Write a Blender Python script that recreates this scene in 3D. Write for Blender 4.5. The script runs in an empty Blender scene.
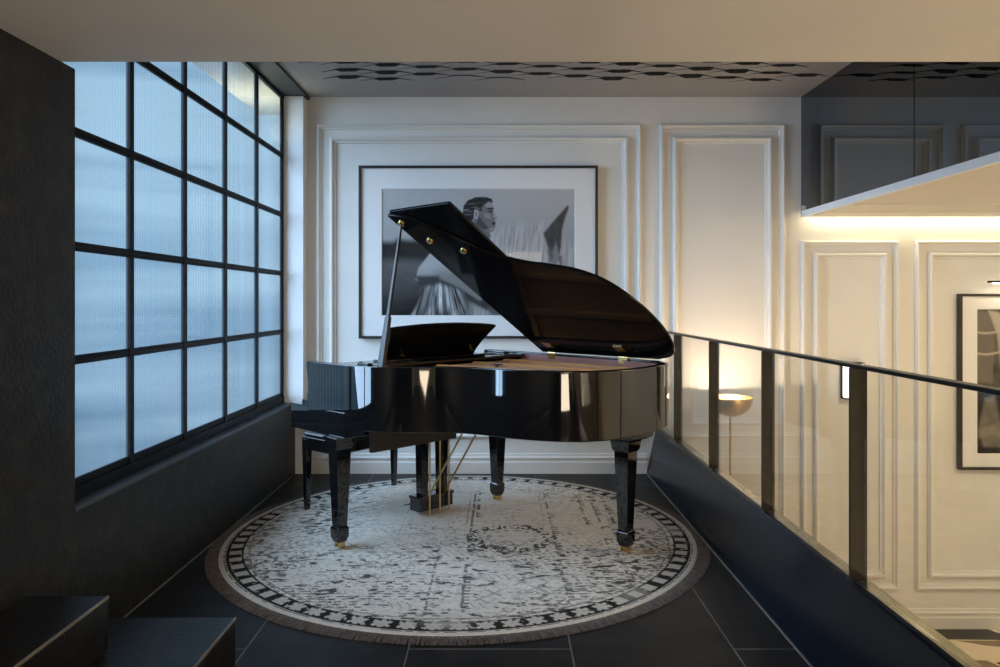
import bpy, bmesh, math, random
import numpy as np
from mathutils import Vector, Matrix

random.seed(7)
RNG = np.random.default_rng(7)
SC = bpy.context.scene
COL = SC.collection

# ------------------------------------------------------------------ camera, exposure
H = 1.30
cam_d = bpy.data.cameras.new('camera')
cam_d.sensor_width = 36.0
cam_d.lens = 36.0 * 720 / 1000
cam_d.shift_y = -0.0315
cam_d.clip_start = 0.05
cam = bpy.data.objects.new('camera', cam_d)
cam.location = (0, 0, H)
cam.rotation_euler = (math.pi / 2, 0, 0)
COL.objects.link(cam)
SC.camera = cam
SC.view_settings.view_transform = 'Standard'
SC.view_settings.look = 'None'
SC.view_settings.gamma = 1.0
SC.view_settings.use_curve_mapping = False
SC.view_settings.exposure = 0.6
try:
    SC.cycles.max_bounces = 10
    SC.cycles.transparent_max_bounces = 12
    SC.cycles.diffuse_bounces = 5
    SC.cycles.glossy_bounces = 5
    SC.cycles.sample_clamp_indirect = 6.0
    SC.cycles.use_denoising = True
except Exception:
    pass

# ------------------------------------------------------------------ sky outside the window
world = bpy.data.worlds.new('overcast sky')
SC.world = world
world.use_nodes = True
wn = world.node_tree.nodes
wl = world.node_tree.links
wn.clear()
w_out = wn.new('ShaderNodeOutputWorld')
w_bg = wn.new('ShaderNodeBackground')
w_tc = wn.new('ShaderNodeTexCoord')
w_map = wn.new('ShaderNodeMapping')
w_map.inputs['Scale'].default_value = (0.9, 0.9, 13.0)
w_no = wn.new('ShaderNodeTexNoise')
w_no.inputs['Scale'].default_value = 1.3
w_no.inputs['Detail'].default_value = 2.5
w_no.inputs['Roughness'].default_value = 0.5
w_rm = wn.new('ShaderNodeValToRGB')
w_rm.color_ramp.elements[0].position = 0.38
w_rm.color_ramp.elements[0].color = (0.19, 0.34, 0.47, 1)
w_rm.color_ramp.elements[1].position = 0.60
w_rm.color_ramp.elements[1].color = (0.52, 0.72, 0.84, 1)
w_sep = wn.new('ShaderNodeSeparateXYZ')
w_r2 = wn.new('ShaderNodeValToRGB')          # darker towards the ground, brighter overhead
w_r2.color_ramp.elements[0].position = 0.36
w_r2.color_ramp.elements[0].color = (0.45, 0.47, 0.50, 1)
w_r2.color_ramp.elements[1].position = 0.52
w_r2.color_ramp.elements[1].color = (1, 1, 1, 1)
w_add = wn.new('ShaderNodeMath'); w_add.operation = 'MULTIPLY_ADD'
w_add.inputs[1].default_value = 0.5; w_add.inputs[2].default_value = 0.5
w_mul = wn.new('ShaderNodeMixRGB'); w_mul.blend_type = 'MULTIPLY'; w_mul.inputs[0].default_value = 1.0
wl.new(w_tc.outputs['Generated'], w_map.inputs['Vector'])
wl.new(w_map.outputs['Vector'], w_no.inputs['Vector'])
wl.new(w_no.outputs['Fac'], w_rm.inputs['Fac'])
wl.new(w_tc.outputs['Generated'], w_sep.inputs[0])
wl.new(w_sep.outputs['Z'], w_add.inputs[0])
wl.new(w_add.outputs[0], w_r2.inputs['Fac'])
wl.new(w_rm.outputs['Color'], w_mul.inputs[1])
wl.new(w_r2.outputs['Color'], w_mul.inputs[2])
wl.new(w_mul.outputs['Color'], w_bg.inputs['Color'])
w_bg.inputs['Strength'].default_value = 0.78
wl.new(w_bg.outputs[0], w_out.inputs['Surface'])


def light(name, kind, loc, energy, color, target=None, size=None, size_y=None, spot=None, blend=0.5, radius=None, parent=None):
    d = bpy.data.lights.new(name, kind)
    d.energy = energy
    d.color = color
    if kind == 'AREA':
        d.shape = 'RECTANGLE' if size_y else 'SQUARE'
        d.size = size
        if size_y: d.size_y = size_y
    if kind == 'SPOT':
        d.spot_size = spot; d.spot_blend = blend
        d.shadow_soft_size = radius or 0.03
    if kind == 'POINT':
        d.shadow_soft_size = radius or 0.05
    o = bpy.data.objects.new(name, d)
    o.location = loc
    if target is not None:
        v = Vector(target) - Vector(loc)
        o.rotation_euler = v.to_track_quat('-Z', 'Y').to_euler()
    COL.objects.link(o)
    if parent: o.parent = parent
    return o


# soft bright sky on the street side of the window
sun_d = bpy.data.lights.new('sky_glow', 'SUN')
sun_d.energy = 12.5
sun_d.angle = math.radians(75)
sun_d.color = (0.61, 0.78, 1.0)
sun = bpy.data.objects.new('sky_glow', sun_d)
sun.rotation_euler = Vector((1.0, 0.42, -0.55)).to_track_quat('-Z', 'Y').to_euler()
COL.objects.link(sun)

WARM = (1.0, 0.76, 0.50)
WARM2 = (1.0, 0.82, 0.60)
# fill added for lobby, low ceiling and landing: bare area lights without fixtures
light('lobby_fill_down', 'AREA', (3.5, 3.4, 1.92), 43, (1.0, 0.79, 0.49), target=(3.4, 3.8, -1.18), size=1.2)
light('lobby_fill_up', 'AREA', (3.2, 0.6, -0.9), 34, (1.0, 0.79, 0.49), target=(3.0, 1.2, 2.1), size=1.0)
light('ceiling_fill', 'AREA', (-0.1, -1.2, 0.35), 26, WARM2, target=(0.0, -0.6, 2.1), size=1.0)
light('room_fill', 'AREA', (0.2, -1.4, 2.12), 40, (1.0, 0.86, 0.70), target=(0.0, 3.6, 0.3), size=1.0)

# ------------------------------------------------------------------ materials


def mat(name, color=(0.5, 0.5, 0.5), rough=0.5, metal=0.0, spec=0.5, emit=None, estr=0.0, noise=None, bump=None, coat=0.0):
    """noise = (scale, second colour, low, high[, stretch]); bump = (scale, strength)"""
    m = bpy.data.materials.new(name)
    m.use_nodes = True
    nt = m.node_tree
    p = nt.nodes['Principled BSDF']
    p.inputs['Base Color'].default_value = (*color, 1)
    p.inputs['Roughness'].default_value = rough
    p.inputs['Metallic'].default_value = metal
    p.inputs['Specular IOR Level'].default_value = spec
    if coat:
        p.inputs['Coat Weight'].default_value = coat
        p.inputs['Coat Roughness'].default_value = 0.02
    if emit:
        p.inputs['Emission Color'].default_value = (*emit, 1)
        p.inputs['Emission Strength'].default_value = estr
    tc = nt.nodes.new('ShaderNodeTexCoord')
    if noise:
        mp = nt.nodes.new('ShaderNodeMapping')
        if len(noise) > 4: mp.inputs['Scale'].default_value = noise[4]
        n = nt.nodes.new('ShaderNodeTexNoise')
        n.inputs['Scale'].default_value = noise[0]
        n.inputs['Detail'].default_value = 6
        n.inputs['Roughness'].default_value = 0.6
        r = nt.nodes.new('ShaderNodeValToRGB')
        r.color_ramp.elements[0].position = noise[2]
        r.color_ramp.elements[0].color = (*color, 1)
        r.color_ramp.elements[1].position = noise[3]
        r.color_ramp.elements[1].color = (*noise[1], 1)
        nt.links.new(tc.outputs['Object'], mp.inputs[0])
        nt.links.new(mp.outputs[0], n.inputs['Vector'])
        nt.links.new(n.outputs['Fac'], r.inputs['Fac'])
        nt.links.new(r.outputs['Color'], p.inputs['Base Color'])
    if bump:
        n2 = nt.nodes.new('ShaderNodeTexNoise')
        n2.inputs['Scale'].default_value = bump[0]
        n2.inputs['Detail'].default_value = 5
        b = nt.nodes.new('ShaderNodeBump')
        b.inputs['Strength'].default_value = bump[1]
        b.inputs['Distance'].default_value = 0.01
        nt.links.new(tc.outputs['Object'], n2.inputs['Vector'])
        nt.links.new(n2.outputs['Fac'], b.inputs['Height'])
        nt.links.new(b.outputs[0], p.inputs['Normal'])
    return m


M = {}
M['paint'] = mat('warm white wall paint', (0.70, 0.685, 0.65), 0.55, noise=(3.0, (0.72, 0.70, 0.665), 0.4, 0.6))
M['ceil'] = mat('matt ceiling paint', (0.62, 0.59, 0.56), 0.75, noise=(2.0, (0.64, 0.61, 0.58), 0.4, 0.6))
M['soffit'] = mat('soffit paint', (0.66, 0.62, 0.55), 0.7, noise=(2.0, (0.68, 0.64, 0.57), 0.4, 0.6))
M['trimwhite'] = mat('white satin trim', (0.74, 0.75, 0.76), 0.4, noise=(5.0, (0.76, 0.77, 0.78), 0.4, 0.6))
M['stone'] = mat('dark leathered stone', (0.011, 0.0105, 0.010), 0.45, spec=0.35, noise=(11.0, (0.034, 0.032, 0.029), 0.46, 0.74), bump=(60, 0.25))
M['stone_step'] = mat('dark honed stone of the steps', (0.010, 0.010, 0.011), 0.36, spec=0.35, noise=(14.0, (0.035, 0.033, 0.032), 0.5, 0.8), bump=(60, 0.2))
M['curb'] = mat('polished blue-black stone', (0.005, 0.008, 0.014), 0.22, spec=0.25, noise=(6.0, (0.008, 0.012, 0.019), 0.4, 0.7))
M['joint'] = mat('grey metal joint strip', (0.33, 0.31, 0.28), 0.4, 0.3, noise=(20, (0.25, 0.24, 0.22), 0.4, 0.6))
M['blackmetal'] = mat('black steel window bars', (0.003, 0.004, 0.006), 0.45, spec=0.15, noise=(30, (0.005, 0.006, 0.008), 0.4, 0.6))
M['navy'] = mat('dark navy header paint', (0.015, 0.022, 0.032), 0.5, noise=(6, (0.02, 0.028, 0.04), 0.4, 0.6))
M['sill'] = mat('dark polished sill', (0.06, 0.075, 0.095), 0.3, noise=(10, (0.08, 0.097, 0.12), 0.4, 0.7))
M['felt'] = mat('grey felt ceiling tile', (0.37, 0.365, 0.38), 0.85, noise=(70, (0.26, 0.258, 0.265), 0.35, 0.65), bump=(180, 0.3))
M['gapshade'] = mat('felt tile side in gap shadow tone', (0.010, 0.010, 0.011), 0.9, noise=(60, (0.03, 0.03, 0.03), 0.4, 0.6))  # shadow of the gaps between tiles, painted as near-black sides
M['lidlacquer'] = mat('black piano lacquer of the lid', (0.0045, 0.0045, 0.005), 0.06, spec=0.09, noise=(2, (0.006, 0.006, 0.0065), 0.4, 0.6))
M['lacquer'] = mat('black piano lacquer', (0.0045, 0.0045, 0.005), 0.03, spec=0.95, noise=(2, (0.006, 0.006, 0.0065), 0.4, 0.6))
M['lacquer_matt'] = mat('black satin wood', (0.010, 0.0095, 0.009), 0.3, noise=(40, (0.016, 0.015, 0.014), 0.4, 0.7, (1, 1, 0.1)))
M['underwood'] = mat('dark brown under panel', (0.024, 0.019, 0.015), 0.4, noise=(20, (0.034, 0.026, 0.020), 0.4, 0.7, (0.2, 2, 2)))
M['mahogany'] = mat('red brown inner rim veneer', (0.25, 0.12, 0.105), 0.25, spec=0.35, noise=(18, (0.31, 0.16, 0.14), 0.35, 0.7, (0.4, 0.4, 4)))
M['bronze'] = mat('bronze painted iron plate', (0.66, 0.27, 0.07), 0.6, 0.0, spec=0.12, noise=(25, (0.72, 0.31, 0.09), 0.4, 0.6))
M['spruce'] = mat('spruce soundboard', (0.50, 0.30, 0.14), 0.4, noise=(30, (0.58, 0.36, 0.18), 0.4, 0.6, (0.3, 4, 1)))
M['brass'] = mat('polished brass', (0.78, 0.58, 0.24), 0.2, 1.0, noise=(40, (0.70, 0.50, 0.20), 0.4, 0.6))
M['satinbrass'] = mat('satin brass', (0.70, 0.49, 0.20), 0.34, 1.0, noise=(50, (0.60, 0.41, 0.16), 0.4, 0.6, (1, 1, 0.1)))
M['steel'] = mat('copper wound strings', (0.30, 0.17, 0.09), 0.5, 0.6, noise=(30, (0.26, 0.15, 0.08), 0.4, 0.6))
M['post'] = mat('dark bronze railing metal', (0.036, 0.031, 0.026), 0.38, 0.4, spec=0.3, noise=(30, (0.046, 0.040, 0.033), 0.4, 0.6))
M['rail'] = mat('black railing cap', (0.006, 0.007, 0.009), 0.35, spec=0.25, noise=(30, (0.009, 0.015, 0.017), 0.4, 0.6))
M['framewood'] = mat('black picture frame', (0.012, 0.012, 0.014), 0.35, noise=(30, (0.02, 0.02, 0.02), 0.4, 0.6))
M['framebrown'] = mat('dark walnut picture frame', (0.016, 0.013, 0.010), 0.4, noise=(30, (0.024, 0.018, 0.013), 0.4, 0.6, (1, 1, 0.2)))
M['mount'] = mat('off white picture mount', (0.78, 0.77, 0.76), 0.7, noise=(60, (0.80, 0.79, 0.78), 0.4, 0.6))
M['fringe'] = mat('taupe rug fringe', (0.15, 0.125, 0.115), 0.9, noise=(45, (0.085, 0.07, 0.062), 0.35, 0.65))
M['leather'] = mat('black leather seat', (0.012, 0.012, 0.013), 0.32, noise=(60, (0.02, 0.02, 0.02), 0.4, 0.6), bump=(120, 0.2))
M['bulb'] = mat('lit lamp bulb', (1, 1, 1), 0.5, emit=(1.0, 0.82, 0.60), estr=40)
M['led'] = mat('lit led strip', (1, 1, 1), 0.5, emit=(1.0, 0.88, 0.62), estr=7)
M['lampglass'] = mat('lit frosted sconce glass', (0.9, 0.9, 0.9), 0.4, emit=(1.0, 0.95, 0.90), estr=1.1)
M['mirror'] = mat('smoked mirror glass', (0.135, 0.158, 0.19), 0.015, 1.0, noise=(1.0, (0.14, 0.163, 0.195), 0.4, 0.6))


def schlick(nt, f0):
    """reflectance of a thin pane, the same from either side"""
    N = nt.nodes.new; L = nt.links.new
    g = N('ShaderNodeNewGeometry')
    d = N('ShaderNodeVectorMath'); d.operation = 'DOT_PRODUCT'
    L(g.outputs['Incoming'], d.inputs[0]); L(g.outputs['Normal'], d.inputs[1])
    a = N('ShaderNodeMath'); a.operation = 'ABSOLUTE'; L(d.outputs['Value'], a.inputs[0])
    i = N('ShaderNodeMath'); i.operation = 'SUBTRACT'; i.inputs[0].default_value = 1.0; L(a.outputs[0], i.inputs[1])
    p = N('ShaderNodeMath'); p.operation = 'POWER'; p.inputs[1].default_value = 5.0; L(i.outputs[0], p.inputs[0])
    m = N('ShaderNodeMath'); m.operation = 'MULTIPLY_ADD'; m.inputs[1].default_value = 1 - f0; m.inputs[2].default_value = f0
    L(p.outputs[0], m.inputs[0])
    return m.outputs[0]


def glass_mat(name, tint, f0=0.03):
    m = bpy.data.materials.new(name); m.use_nodes = True
    nt = m.node_tree; nt.nodes.clear()
    out = nt.nodes.new('ShaderNodeOutputMaterial')
    tr = nt.nodes.new('ShaderNodeBsdfTransparent'); tr.inputs[0].default_value = (*tint, 1)
    gl = nt.nodes.new('ShaderNodeBsdfGlossy'); gl.inputs['Roughness'].default_value = 0.0
    mx = nt.nodes.new('ShaderNodeMixShader')
    nt.links.new(schlick(nt, f0), mx.inputs[0]); nt.links.new(tr.outputs[0], mx.inputs[1])
    nt.links.new(gl.outputs[0], mx.inputs[2]); nt.links.new(mx.outputs[0], out.inputs[0])
    return m


M['glass'] = glass_mat('clear glass', (0.97, 0.975, 0.965), 0.014)
M['pictureglass'] = glass_mat('anti-glare picture glass', (0.99, 0.99, 0.99), 0.005)


def reeded_glass():
    m = bpy.data.materials.new('reeded privacy glass'); m.use_nodes = True
    nt = m.node_tree; nt.nodes.clear()
    N = nt.nodes.new; L = nt.links.new
    out = N('ShaderNodeOutputMaterial')
    tc = N('ShaderNodeTexCoord'); sep = N('ShaderNodeSeparateXYZ')
    L(tc.outputs['Object'], sep.inputs[0])
    mul = N('ShaderNodeMath'); mul.operation = 'MULTIPLY'; mul.inputs[1].default_value = 2 * math.pi / 0.021
    sn = N('ShaderNodeMath'); sn.operation = 'SINE'
    L(sep.outputs['Y'], mul.inputs[0]); L(mul.outputs[0], sn.inputs[0])
    mr = N('ShaderNodeMapRange'); mr.inputs[1].default_value = -1; mr.inputs[2].default_value = 1
    mr.inputs[3].default_value = 0.0; mr.inputs[4].default_value = 1.0
    L(sn.outputs[0], mr.inputs[0])
    tint = N('ShaderNodeMixRGB'); tint.inputs[1].default_value = (0.50, 0.57, 0.62, 1); tint.inputs[2].default_value = (0.92, 0.97, 1.0, 1)
    L(mr.outputs[0], tint.inputs[0])
    tr = N('ShaderNodeBsdfTransparent'); L(tint.outputs[0], tr.inputs[0])
    tl = N('ShaderNodeBsdfTranslucent'); tl.inputs[0].default_value = (0.72, 0.82, 0.90, 1)
    gl = N('ShaderNodeBsdfGlossy'); gl.inputs['Roughness'].default_value = 0.10
    m1 = N('ShaderNodeMixShader'); m1.inputs[0].default_value = 0.035
    L(tr.outputs[0], m1.inputs[1]); L(tl.outputs[0], m1.inputs[2])
    m2 = N('ShaderNodeMixShader'); L(schlick(nt, 0.02), m2.inputs[0]); L(m1.outputs[0], m2.inputs[1]); L(gl.outputs[0], m2.inputs[2])
    L(m2.outputs[0], out.inputs[0])
    return m


M['reeded'] = reeded_glass()


def slate_floor():
    m = bpy.data.materials.new('dark slate floor tiles'); m.use_nodes = True
    nt = m.node_tree; N = nt.nodes.new; L = nt.links.new
    p = nt.nodes['Principled BSDF']
    tc = N('ShaderNodeTexCoord'); sep = N('ShaderNodeSeparateXYZ'); cmb = N('ShaderNodeCombineXYZ')
    L(tc.outputs['Object'], sep.inputs[0])
    ax = N('ShaderNodeMath'); ax.inputs[1].default_value = 2.17 + 0.609 * 4   # joints run along the depth
    ay = N('ShaderNodeMath'); ay.inputs[1].default_value = 12.18 - 2.697 + 0.3045 + 0.9135
    L(sep.outputs['X'], ax.inputs[0]); L(sep.outputs['Y'], ay.inputs[0])
    L(ay.outputs[0], cmb.inputs['X']); L(ax.outputs[0], cmb.inputs['Y'])
    br = N('ShaderNodeTexBrick'); br.offset = 0.5; br.offset_frequency = 2; br.squash = 1.0
    br.inputs['Scale'].default_value = 1.0
    br.inputs['Mortar Size'].default_value = 0.0028
    br.inputs['Mortar Smooth'].default_value = 0.0
    br.inputs['Brick Width'].default_value = 1.218
    br.inputs['Row Height'].default_value = 0.609
    br.inputs['Color1'].default_value = (0.010, 0.010, 0.011, 1)
    br.inputs['Color2'].default_value = (0.013, 0.013, 0.0135, 1)
    br.inputs['Mortar'].default_value = (0.13, 0.125, 0.12, 1)
    L(cmb.outputs[0], br.inputs['Vector'])
    n = N('ShaderNodeTexNoise'); n.inputs['Scale'].default_value = 7; n.inputs['Detail'].default_value = 8
    L(tc.outputs['Object'], n.inputs['Vector'])
    r = N('ShaderNodeValToRGB'); r.color_ramp.elements[0].position = 0.42; r.color_ramp.elements[0].color = (1, 1, 1, 1)
    r.color_ramp.elements[1].position = 0.8; r.color_ramp.elements[1].color = (2.0, 1.95, 1.9, 1)
    L(n.outputs['Fac'], r.inputs['Fac'])
    mx = N('ShaderNodeMixRGB'); mx.blend_type = 'MULTIPLY'; mx.inputs[0].default_value = 1
    L(br.outputs['Color'], mx.inputs[1]); L(r.outputs['Color'], mx.inputs[2])
    L(mx.outputs[0], p.inputs['Base Color'])
    p.inputs['Roughness'].default_value = 0.42
    p.inputs['Specular IOR Level'].default_value = 0.16
    b = N('ShaderNodeBump'); b.inputs['Strength'].default_value = 0.25; b.inputs['Distance'].default_value = 0.01
    L(n.outputs['Fac'], b.inputs['Height']); L(b.outputs[0], p.inputs['Normal'])
    return m


M['slate'] = slate_floor()
M['marble'] = mat('cream marble floor', (0.66, 0.54, 0.38), 0.2, noise=(3.0, (0.72, 0.60, 0.44), 0.4, 0.65))
M['marble_black'] = mat('black marble inlay', (0.012, 0.011, 0.011), 0.18, noise=(9.0, (0.03, 0.028, 0.026), 0.55, 0.8))
M['marble_brown'] = mat('brown marble inlay', (0.20, 0.145, 0.09), 0.2, noise=(5.0, (0.26, 0.19, 0.12), 0.4, 0.65))


def attr_mat(name, rough, noise_scale=None, amt=0.2, spec=0.3):
    m = bpy.data.materials.new(name); m.use_nodes = True
    nt = m.node_tree; N = nt.nodes.new; L = nt.links.new
    p = nt.nodes['Principled BSDF']
    a = N('ShaderNodeVertexColor'); a.layer_name = 'pattern'
    p.inputs['Roughness'].default_value = rough
    p.inputs['Specular IOR Level'].default_value = spec
    if noise_scale:
        tc = N('ShaderNodeTexCoord')
        n = N('ShaderNodeTexNoise'); n.inputs['Scale'].default_value = noise_scale; n.inputs['Detail'].default_value = 3
        L(tc.outputs['Object'], n.inputs['Vector'])
        mr = N('ShaderNodeMapRange'); mr.inputs[1].default_value = 0.3; mr.inputs[2].default_value = 0.7
        mr.inputs[3].default_value = 1 - amt; mr.inputs[4].default_value = 1 + amt
        L(n.outputs['Fac'], mr.inputs[0])
        mx = N('ShaderNodeMixRGB'); mx.blend_type = 'MULTIPLY'; mx.inputs[0].default_value = 1
        L(a.outputs['Color'], mx.inputs[1]); L(mr.outputs[0], mx.inputs[2])
        L(mx.outputs[0], p.inputs['Base Color'])
        b = N('ShaderNodeBump'); b.inputs['Strength'].default_value = 0.35; b.inputs['Distance'].default_value = 0.004
        L(n.outputs['Fac'], b.inputs['Height']); L(b.outputs[0], p.inputs['Normal'])
    else:
        L(a.outputs['Color'], p.inputs['Base Color'])
    return m


M['rugpile'] = attr_mat('distressed rug pile', 0.95, 240, 0.28, 0.1)
M['print'] = attr_mat('photographic print', 0.5, spec=0.03)

# ------------------------------------------------------------------ object helpers


def tag(o, label=None, cat=None, group=None, kind=None):
    if label: o['label'] = label
    if cat: o['category'] = cat
    if group: o['group'] = group
    if kind: o['kind'] = kind
    return o


def empty(name, loc=(0, 0, 0), rz=0.0):
    o = bpy.data.objects.new(name, None)
    o.empty_display_size = 0.1
    o.location = loc
    o.rotation_euler = (0, 0, rz)
    COL.objects.link(o)
    return o


class MB:
    """collects shapes into one mesh"""

    def __init__(self):
        self.v = []; self.f = []; self.mi = []

    def add(self, verts, faces, mi=0):
        o = len(self.v)
        self.v += [tuple(p) for p in verts]
        self.f += [tuple(i + o for i in q) for q in faces]
        self.mi += [mi] * len(faces)
        return self

    def box(self, x0, x1, y0, y1, z0, z1, mi=0):
        v = [(x0, y0, z0), (x1, y0, z0), (x1, y1, z0), (x0, y1, z0), (x0, y0, z1), (x1, y0, z1), (x1, y1, z1), (x0, y1, z1)]
        f = [(0, 3, 2, 1), (4, 5, 6, 7), (0, 1, 5, 4), (1, 2, 6, 5), (2, 3, 7, 6), (3, 0, 4, 7)]
        return self.add(v, f, mi)

    def loft(self, rings, cap=True, mi=0):
        n = len(rings[0]); v = []; f = []
        for r in rings: v += list(r)
        for k in range(len(rings) - 1):
            for i in range(n):
                j = (i + 1) % n
                f.append((k * n + i, k * n + j, (k + 1) * n + j, (k + 1) * n + i))
        if cap:
            f.append(tuple(range(n - 1, -1, -1)))
            f.append(tuple(range((len(rings) - 1) * n, len(rings) * n)))
        return self.add(v, f, mi)

    def prism(self, poly, a0, a1, axes='xyz', bevel=0.0, mi=0):
        """poly in the first two axes, extruded a0..a1 along the third"""
        def P(p, c):
            d = dict(zip(axes, (p[0], p[1], c)))
            return (d['x'], d['y'], d['z'])
        return self.loft([[P(p, a0) for p in poly], [P(p, a1) for p in poly]], True, mi)

    def tube(self, pts, r, n=10, mi=0):
        pts = [Vector(p) for p in pts]
        rs = r if isinstance(r, (list, tuple)) else [r] * len(pts)
        rings = []
        for i, p in enumerate(pts):
            d = (pts[min(i + 1, len(pts) - 1)] - pts[max(i - 1, 0)]).normalized()
            a = Vector((0, 0, 1)) if abs(d.z) < 0.9 else Vector((1, 0, 0))
            x = d.cross(a).normalized(); y = d.cross(x).normalized()
            rings.append([p + (x * math.cos(2 * math.pi * k / n) + y * math.sin(2 * math.pi * k / n)) * rs[i] for k in range(n)])
        return self.loft(rings, True, mi)

    def lathe(self, prof, c=(0, 0, 0), n=40, mi=0, closed=False):
        rings = [[(c[0] + r * math.cos(2 * math.pi * k / n), c[1] + r * math.sin(2 * math.pi * k / n), c[2] + z) for k in range(n)] for r, z in prof]
        if closed: rings.append(rings[0])
        return self.loft(rings, not closed, mi)

    def bar(self, a, b, w, h, mi=0, up=(0, 0, 1), w2=None, h2=None):
        a = Vector(a); b = Vector(b); d = (b - a).normalized()
        x = d.cross(Vector(up)).normalized(); y = x.cross(d).normalized()
        w2 = w2 or w; h2 = h2 or h
        r = []
        for p, ww, hh in ((a, w, h), (b, w2, h2)):
            r.append([p + x * sx * ww / 2 + y * sy * hh / 2 for sx, sy in ((-1, -1), (1, -1), (1, 1), (-1, 1))])
        return self.loft(r, True, mi)

    def build(self, name, mats, parent=None, smooth=False, bevel=0.0, angle=32, seg=2):
        me = bpy.data.meshes.new(name)
        me.from_pydata(self.v, [], self.f)
        if not isinstance(mats, (list, tuple)): mats = [mats]
        for m in mats: me.materials.append(m)
        me.polygons.foreach_set('material_index', self.mi)
        bm = bmesh.new(); bm.from_mesh(me)
        bmesh.ops.recalc_face_normals(bm, faces=bm.faces)
        if bevel:
            es = [e for e in bm.edges if len(e.link_faces) == 2 and e.calc_face_angle(0) > math.radians(angle)]
            bmesh.ops.bevel(bm, geom=es, offset=bevel, offset_type='OFFSET', segments=seg, profile=0.5, affect='EDGES', clamp_overlap=True)
            smooth = True
        if smooth:
            for fc in bm.faces: fc.smooth = True
            for e in bm.edges:
                if len(e.link_faces) == 2 and e.calc_face_angle(0) > math.radians(angle if not bevel else 50): e.smooth = False
        bm.to_mesh(me); bm.free()
        o = bpy.data.objects.new(name, me)
        COL.objects.link(o)
        if parent: o.parent = parent
        if bevel:
            w = o.modifiers.new('weighted normals', 'WEIGHTED_NORMAL'); w.keep_sharp = True
        return o


def struct(name, mb, m, parent=None, **k):
    o = mb.build(name, m, parent, **k)
    if not parent: o['kind'] = 'structure'
    return o


def spline(pts, n=8, closed=False):
    """Catmull-Rom through pts"""
    P = [np.array(p, float) for p in pts]
    out = []
    m = len(P)
    for i in range(m if closed else m - 1):
        p0 = P[(i - 1) % m] if closed or i > 0 else 2 * P[0] - P[1]
        p1 = P[i]; p2 = P[(i + 1) % m]
        p3 = P[(i + 2) % m] if closed or i + 2 < m else 2 * P[-1] - P[-2]
        for k in range(n):
            t = k / n
            out.append(0.5 * ((2 * p1) + (-p0 + p2) * t + (2 * p0 - 5 * p1 + 4 * p2 - p3) * t * t + (-p0 + 3 * p1 - 3 * p2 + p3) * t ** 3))
    if not closed: out.append(P[-1])
    return [tuple(q) for q in out]


def offset_path(path, d):
    """offset an open 2-D path to its left by d"""
    P = np.array(path)
    T = np.gradient(P, axis=0)
    T /= np.linalg.norm(T, axis=1)[:, None]
    Nn = np.stack([-T[:, 1], T[:, 0]], 1)
    return [tuple(q) for q in P + Nn * d]


# ------------------------------------------------------------------ the setting
YB = 5.47            # back wall
K = YB / 720.0       # metres per photo pixel on the back wall


def bx(px): return (px - 500) * K
def bz(py): return H + (302 - py) * K


ZL = bz(628)         # floor of the lower lobby
ZC = bz(97)          # upper ceiling
XL = -1.55           # left stone wall
XG = -1.622          # window glass
XR = 4.6
YN = -2.4            # wall behind the camera

struct('wall_back', MB().box(-1.66, XR + 0.2, YB, YB + 0.2, ZL - 0.2, ZC + 0.2), M['paint'])
struct('wall_right', MB().box(XR, XR + 0.2, YN - 0.2, YB, ZL - 0.2, ZC + 0.2), M['paint'])
wf = MB()
wf.box(-1.95, -1.15, YN - 0.2, YN, ZL - 0.2, ZC + 0.2).box(1.15, 1.25, YN - 0.2, YN, ZL - 0.2, ZC + 0.2).box(-1.15, 1.15, YN - 0.2, YN, 2.0, ZC + 0.2)
struct('wall_front', wf, M['stone'])
struct('wall_front_lobby', MB().box(1.25, XR + 0.2, YN - 0.2, YN, ZL - 0.2, ZC + 0.2), M['paint'])
wf = MB()                          # lit passage behind the camera
wf.box(-1.35, -1.15, -4.4, YN - 0.2, -0.15, 2.3).box(1.15, 1.35, -4.4, YN - 0.2, -0.15, 2.3).box(-1.35, 1.35, -4.6, -4.4, -0.15, 2.3).box(-1.35, 1.35, -4.4, YN - 0.2, 2.1, 2.3)
struct('wall_passage', wf, M['paint'])
light('passage_light', 'AREA', (0.05, -3.4, 2.08), 17, WARM2, target=(0.05, -3.4, 0), size=0.6)
# left: solid stone pier near the camera, low stone wall under the window
struct('wall_left', MB().box(XL - 0.3, XL, YN, 2.626, 0, 2.149), M['stone'])
struct('wall_left_below_window', MB().box(XL - 0.3, XL, 2.626, YB, 0, 0.535), M['stone'])
# landing (upper floor) and its solid body, lower lobby floor
struct('floor', MB().box(XL - 0.3, 1.113, YN - 2.2, YB, -0.15, 0.0), M['slate'])
struct('floor_lobby', MB().box(1.0, XR, YN, YB, ZL - 0.15, ZL), M['marble'])
# dark and brown stone inlays of the lobby floor
struct('floor_inlay_black', MB().prism([(3.255, 5.45), (3.69, 5.45), (3.74, 5.36), (3.67, 5.275), (3.245, 5.285)], ZL, ZL + 0.0015, 'xyz')
       .prism([(3.40, 4.94), (3.75, 5.03), (4.2, 5.06), (4.2, 4.80), (3.55, 4.72)], ZL, ZL + 0.0015, 'xyz'), M['marble_black'])
struct('floor_inlay_brown', MB().prism([(3.34, 5.265), (3.60, 5.262), (3.95, 5.30), (4.4, 5.30), (4.4, 5.17), (3.80, 5.13), (3.50, 5.19)], ZL, ZL + 0.0015, 'xyz')
       .prism([(3.10, 4.99), (3.36, 4.97), (3.50, 4.70), (3.05, 4.72)], ZL, ZL + 0.0015, 'xyz'), M['marble_brown'])
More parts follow.
